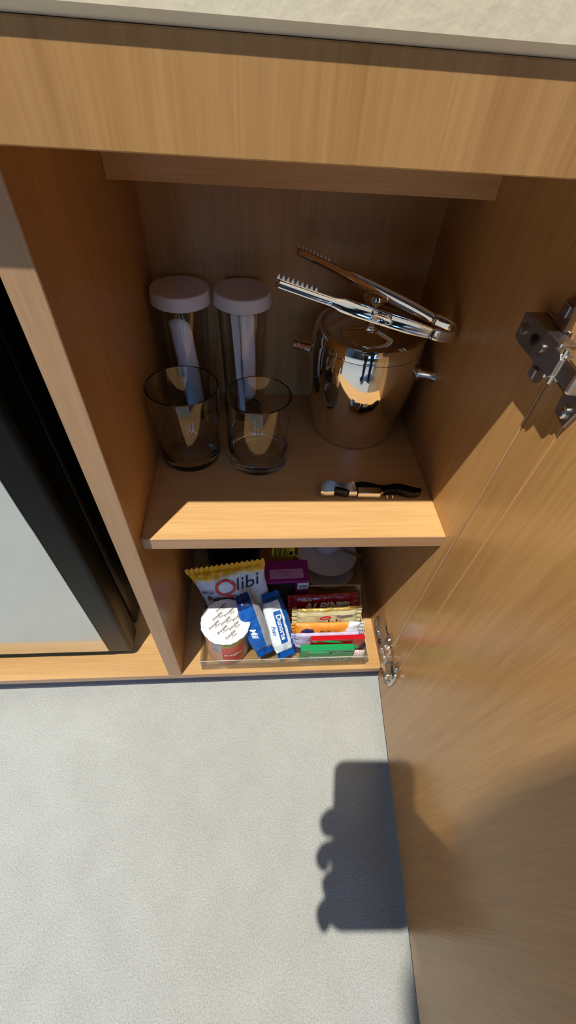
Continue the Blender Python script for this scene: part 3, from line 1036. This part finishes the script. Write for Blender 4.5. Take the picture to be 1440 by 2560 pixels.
def green_gum(g, hx, hy, z1):
    shape('pale_field', [(-hx + .013, .0015), (hx - .008, .0015), (hx - .003, .022), (-hx + .013, .022)], 'green_pale', g, 'front', hy, z1)
    shape('bright_swoosh', [(-hx + .010, z1 - .003), (-hx + .030, z1 - .002), (-hx + .046, z1 - .008), (-hx + .034, z1 - .012), (-hx + .011, z1 - .011)], 'green_bright', g, 'front', hy, z1)
    shape('dark_band', [(hx - .034, z1 - .010), (hx - .002, z1 - .0065), (hx - .002, z1 - .011), (hx - .036, z1 - .0135)], 'blackprint', g, 'front', hy, z1)
    shape('white_band', [(hx - .032, z1 - .0112), (hx - .002, z1 - .0080), (hx - .002, z1 - .0095), (hx - .032, z1 - .0125)], 'white', g, 'front', hy, z1, .0004)
    shape('tear_line', [(-hx + .0110, .001), (-hx + .0118, .001), (-hx + .0118, z1 - .0008), (-hx + .0110, z1 - .0008)], 'redprint', g, 'front', hy, z1, .0005)
    lettering('trident', .0145, 'brownprint', g, flat_front(hx, hy, .001, .0098, .0006), bold=.015, shear=.12, sx=1.42)
gum('red gum pack with green shapes standing behind the green pack', .1890, .2690, .0222, .0295, .0540, ['red'], .01, red_gum)
gum('green gum pack standing against the front of the tray', .1745, .2530, .0118, .0205, .0440, ['green'], -.005, green_gum)
cp = thing('confection_packet', 'small clear packet with peach contents in the tray corner', 'packet', mat=axes_matrix(Vector((.2640, .0165, .0160)), (1, 0, 0), (0, .25, 1)))
pillow(cp, .017, .020, .006, lambda u, v, s: 0 if (int(u * 4 + 9) + int(v * 4 + 9)) % 2 else 1, ['tubbody', 'foil_white'], fin=.002, wr=.0006, seed=51, nu=14, nv=12)

# ------------------------------------------------------------------ crockery behind the tray
def saucer(label, x, y, z, r, tilt, dirn):
    s = thing('saucer', label, 'saucer', (x, y, z), 0, 'white saucers behind the tray')
    s.rotation_euler = (tilt * math.cos(dirn), tilt * math.sin(dirn), 0)
    lathe('dish', [(0, .0016), (r * .40, .0016), (r * .42, 0), (r * .47, 0), (r * .50, .0022), (r * .80, .0075), (r * .985, .0122), (r, .0130), (r * .985, .0138),
                   (r * .80, .0100), (r * .52, .0048), (r * .46, .0036), (0, .0036)], 'porcelain', s, 72)
    return s
def cup(label, x, y, z):
    s = thing('cup', label, 'cup', (x, y, z))
    lathe('bowl', [(0, .002), (.018, .002), (.020, 0), (.0225, .001), (.0255, .010), (.0330, .030), (.0370, .052), (.0362, .0530), (.0352, .052), (.0310, .030), (.0238, .011), (.018, .006), (0, .005)],
          'porcelain', s, 56)
    tube('cup_handle', [(.030, .004, .042), (.045, .004, .046), (.052, .004, .034), (.046, .004, .022), (.0285, .004, .019)], .0026, 'porcelain', s, 10)
    return s
def spoon(label, tip, bowl, z0):
    """handle end at tip, bowl centre at bowl"""
    tip, bowl = Vector(tip), Vector(bowl)
    x = (tip - bowl)
    L = x.length
    m = axes_matrix(bowl, x, Vector((0, 0, 1)).cross(x))
    s = thing('teaspoon', label, 'spoon', mat=m, group='teaspoons on the saucers')
    bm = bmesh.new()
    pts = []
    n = 14
    for i in range(n + 1):
        t = i / n
        xx = .010 + (L - .010) * t
        hw = .0020 + .0018 * t ** 2 - (.0012 if t > .97 else 0)
        zz = .004 * math.sin(t * PI) + .001
        pts.append((xx, hw, zz))
    up_ = [[bm.verts.new((a, sgn * b, c + dz)) for sgn, dz in ((-1, 0), (1, 0), (1, .0012), (-1, .0012))] for a, b, c in pts]
    for i in range(n):
        for k in range(4):
            bm.faces.new((up_[i][k], up_[i][(k + 1) % 4], up_[i + 1][(k + 1) % 4], up_[i + 1][k]))
    bm.faces.new(up_[0]); bm.faces.new(up_[-1][::-1])
    from_bm('spoon_handle', bm, 'steel', s, False)
    bm = bmesh.new()
    add_lathe(bm, [(0, -.0035), (.5, -.0026), (.85, -.0006), (1, .0012), (.96, .0016), (.80, .0002), (.45, -.0019), (0, -.0027)], 28)
    o = from_bm('spoon_bowl', bm, 'steel', s, True)
    o.matrix_local = Matrix.Translation((0, 0, .0015)) @ Matrix.Diagonal((.0170, .0110, 1, 1))
    return s
saucer('lowest white saucer on the cupboard floor, behind the tray', .2360, .1830, .0004, .0500, 0, 0)
spoon('teaspoon lying between the two stacked saucers', (.2895, .1630, .0175), (.1830, .1900, .0175), 0)
saucer('upper white saucer carrying the cup, spoon beneath it', .2330, .1900, .0300, .0520, math.radians(3), 2.2)
spoon('teaspoon on the upper saucer in front of the cup', (.2905, .1720, .0490), (.2010, .2050, .0480), 0)
cup('white coffee cup standing on the saucers in the dark', .2350, .2080, .0370)
kt = thing('dark_canister', 'dark shiny round canister in the shade behind the crisp bag', 'canister', (.0720, .2020, .0002))
lathe('canister_body', [(0, 0), (.0420, 0), (.0450, .003), (.0455, .110), (.0440, .116), (0, .117)], 'black_metal', kt, 56)
lathe('canister_rim', [(.0452, .1085), (.0462, .109), (.0462, .113), (.0450, .1135)], 'steel', kt, 56, closed=True)

# ------------------------------------------------------------------ the person taking the picture, behind the lens
from mathutils import Euler
CR = Euler(CAM_R).to_matrix()
def cl(x, y, z):                       # a point given in the phone's own frame (right, up, out of the screen)
    return CAM_P + CR @ Vector((x, y, z))
pm = Matrix.Translation(CAM_P) @ CR.to_4x4()
ph = thing('phone', 'dark phone held upright in the right hand', 'phone', mat=pm)
def rounded(x0, x1, y0, y1, r, n=6):
    out = []
    for cx, cy, a0 in ((x1 - r, y1 - r, 0), (x0 + r, y1 - r, 90), (x0 + r, y0 + r, 180), (x1 - r, y0 + r, 270)):
        for k in range(n + 1):
            a = math.radians(a0 + 90 * k / n)
            out.append((cx + r * math.cos(a), cy + r * math.sin(a)))
    return out
prism('phone_body', rounded(-.040, .034, -.124, .0250, .010), .0030, .0115, 'phone_body', ph, .0012)
prism('phone_screen', rounded(-.0375, .0315, -.1215, .0225, .008), .0115, .0118, 'screen', ph)
box('camera_bar', (-.036, -.014, .0012), (.030, .012, .0030), 'phone_body', ph, .0008)

def build_person():
    bm = bmesh.new()
    def ball(c, r):
        q = bmesh.ops.create_icosphere(bm, subdivisions=3, radius=r)
        for v in q['verts']:
            v.co = v.co + Vector(c)
    def limb(pts, rad):
        P, R_ = [], []
        for i in range(len(pts) - 1):
            for k in range(6):
                t = k / 6
                e = t * t * (3 - 2 * t)
                P.append(Vector(pts[i]).lerp(Vector(pts[i + 1]), t)); R_.append(rad[i] * (1 - e) + rad[i + 1] * e)
        P.append(Vector(pts[-1])); R_.append(rad[-1])
        add_tube(bm, P, R_, 20)
        for p, r in zip(pts, rad):
            ball(p, r * .99)
    spine = [(-.90, .86), (-.86, .98), (-.77, 1.10), (-.68, 1.20), (-.615, 1.255)]
    limb([(.11, y, z) for (y, z) in spine], [.118, .108, .116, .112, .070])
    for s, off in ((-1, .055), (1, .055)):           # the trunk is wider than deep
        limb([(.11 + s * o_, y, z) for (y, z), o_ in zip(spine, (.065, .055, .065, .085, .060))], [.110, .100, .108, .105, .062])
    limb([(.095, -.66, 1.235), (.070, -.575, 1.285), (.045, -.500, 1.312)], [.070, .054, .052])
    for s in (-1, 1):
        limb([(.11 + s * .085, -.89, .83), (.11 + s * .10, -.80, .43), (.11 + s * .105, -.875, .05)], [.092, .060, .042])
        limb([(.11 + s * .105, -.895, -.004), (.11 + s * .112, -.835, -.008), (.11 + s * .118, -.745, -.016)], [.042, .044, .034])
    wr = cl(.060, -.150, .030)
    limb([(.235, -.665, 1.205), (.325, -.585, .93), (.285, -.470, .74), wr], [.064, .047, .040, .027])
    limb([(-.045, -.690, 1.205), (-.140, -.735, .93), (-.060, -.640, .74), (-.050, -.620, .68)], [.064, .046, .031, .028])
    # right hand: palm, four fingers across the back of the phone and round its far edge, thumb along the near edge
    def blob(pts, rad, segs=10):
        n = len(pts)
        P, R_ = [], []
        for i in range(n - 1):
            for k in range(4):
                t = k / 4
                P.append(Vector(pts[i]).lerp(Vector(pts[i + 1]), t)); R_.append(rad[i] * (1 - t) + rad[i + 1] * t)
        P.append(Vector(pts[-1])); R_.append(rad[-1])
        d0 = (P[-1] - P[-2]).normalized()
        P += [P[-1] + d0 * rad[-1] * .6, P[-1] + d0 * rad[-1] * .9]; R_ += [rad[-1] * .8, rad[-1] * .35]
        add_tube(bm, P, R_, segs)
    for ypos, ext, kx in ((-.042, .0135, .036), (-.072, .0155, .040), (-.098, .0080, .042), (-.121, .0125, .040)):
        blob([cl(.060, ypos * .5 - .080, .004), cl(kx, ypos, -.011), cl(.000, ypos + .002, -.0105), cl(-.034 - ext * .5, ypos + .003, -.0075), cl(-.0330 - ext, ypos + .004, .004), cl(-.0320 - ext, ypos + .003, .0110)],
             [.012, .0105, .0092, .0085, .0078, .0070])
    blob([wr, cl(.058, -.115, .006), cl(.050, -.075, .0), cl(.044, -.055, -.005)], [.026, .024, .019, .013], 14)
    blob([wr, cl(.054, -.130, .006), cl(.044, -.118, -.008)], [.026, .022, .014], 14)
    blob([cl(.062, -.120, .012), cl(.060, -.085, .020), cl(.046, -.055, .022), cl(.030, -.038, .0215)], [.017, .0130, .0105, .0090])
    # left hand, relaxed, fingers slightly curled
    lw = Vector((-.050, -.620, .68))
    blob([lw, lw + Vector((.004, .006, -.05)), lw + Vector((.006, .012, -.085))], [.028, .030, .024], 12)
    for k in range(4):
        b0 = lw + Vector((.004 + (k - 1.5) * .005, .012 + (k - 1.5) * .017, -.085))
        l_ = (.062, .072, .068, .052)[k]
        blob([b0, b0 + Vector((.004, 0, -l_ * .5)), b0 + Vector((.014, 0, -l_ * .85)), b0 + Vector((.024, 0, -l_))], [.0098, .0090, .0082, .0072], 8)
    blob([lw + Vector((.006, .024, -.035)), lw + Vector((.020, .044, -.065)), lw + Vector((.026, .046, -.095))], [.014, .0105, .0085], 8)
    # head, looking down at the screen
    hc = Vector((.034, -.434, 1.318))
    hd = (CAM_P + Vector((0, -.02, 0)) - hc).normalized()
    upv = Vector((-.05, .95, .25)); upv = (upv - hd * upv.dot(hd)).normalized()
    rg_ = hd.cross(upv).normalized()
    b3 = bmesh.new()
    bmesh.ops.create_uvsphere(b3, u_segments=40, v_segments=28, radius=1)
    for v in b3.verts:
        x, y, z = v.co                 # x right, y forward, z up
        wd_ = .079 - .016 * max(0, -z) ** 1.5
        fx = x * wd_
        fz = z * (.112 if z > 0 else .118)
        fy = y * (.090 if y < 0 else .088 - .012 * max(0, -z))
        if y > .5:
            nose = math.exp(-((x * 5.2) ** 2)) * math.exp(-((z + .18) * 4.5) ** 2) * .021
            brow = math.exp(-((z - .14) * 9) ** 2) * .005
            eye = -(math.exp(-(((abs(x) - .40) * 7) ** 2)) * math.exp(-((z - .02) * 9) ** 2)) * .007
            lips = math.exp(-((x * 4.2) ** 2)) * math.exp(-((z + .50) * 11) ** 2) * .006
            chin = math.exp(-((x * 3.5) ** 2)) * math.exp(-((z + .85) * 6) ** 2) * .008
            fy += nose + brow + eye + lips + chin
        v.co = hc + rg_ * fx + hd * fy + upv * fz
    for s in (-1, 1):
        c = hc + rg_ * (.078 * s) - hd * .004 - upv * .002
        r = bmesh.ops.create_uvsphere(b3, u_segments=14, v_segments=10, radius=1)
        for v in r['verts']:
            x, y, z = v.co
            v.co = c + rg_ * (x * .010) + hd * (y * .018) + upv * (z * .030)
    tmp = bpy.data.meshes.new('t'); b3.to_mesh(tmp); b3.free()
    bm.from_mesh(tmp); bpy.data.meshes.remove(tmp)
    m2 = bpy.data.meshes.new('person_raw')
    bmesh.ops.recalc_face_normals(bm, faces=bm.faces)
    bm.to_mesh(m2); bm.free()
    o = bpy.data.objects.new('person_raw', m2)
    COL.objects.link(o)
    rm = o.modifiers.new('remesh', 'REMESH')
    rm.mode = 'VOXEL'; rm.voxel_size = .0042
    sm = o.modifiers.new('smooth', 'SMOOTH'); sm.factor = .5; sm.iterations = 3
    dg = bpy.context.evaluated_depsgraph_get()
    fin_ = bpy.data.meshes.new_from_object(o.evaluated_get(dg))
    bpy.data.objects.remove(o)
    fin_.materials.clear()
    t = thing('person', 'person in a dark shirt and trousers bending down to hold the phone', 'person', (.12, -.85, FZ))
    body = link_mesh('body', fin_, ['skin', 'fabric_shirt', 'fabric_dark', 'shoe', 'hair'], t, True)
    body.location = -t.location
    wrv = wr
    for p in fin_.polygons:
        c = p.center
        if c.z < .03:
            i = 3
        elif c.z < .90 and c.y < -.55 and (c - lw).length > .14 and -.16 < c.x < .40 and (abs(c.x - .12) < .24 and c.y < -.70):
            i = 2
        elif (c - wrv).length < .02 or c.z < .60 or (c - lw).length < .12 and c.z < lw.z + .02:
            i = 0
        elif (c - hc).length < .150 and (c - hc).dot(hd) > -.2 and c.y > -.555:
            d_ = c - hc
            i = 4 if (d_.dot(upv) > .052 and d_.dot(hd) < .072) or (d_.dot(hd) < -.012 and d_.dot(upv) > -.06) else 0
        else:
            i = 1
        p.material_index = i
    for s in (-1, 1):
        c = hc + rg_ * (.029 * s) + hd * .0745 + upv * .004
        bm = bmesh.new()
        bmesh.ops.create_uvsphere(bm, u_segments=14, v_segments=10, radius=.0105)
        e = from_bm('eye', bm, 'white', t, True)
        e.location = c - t.location
    return t
build_person()
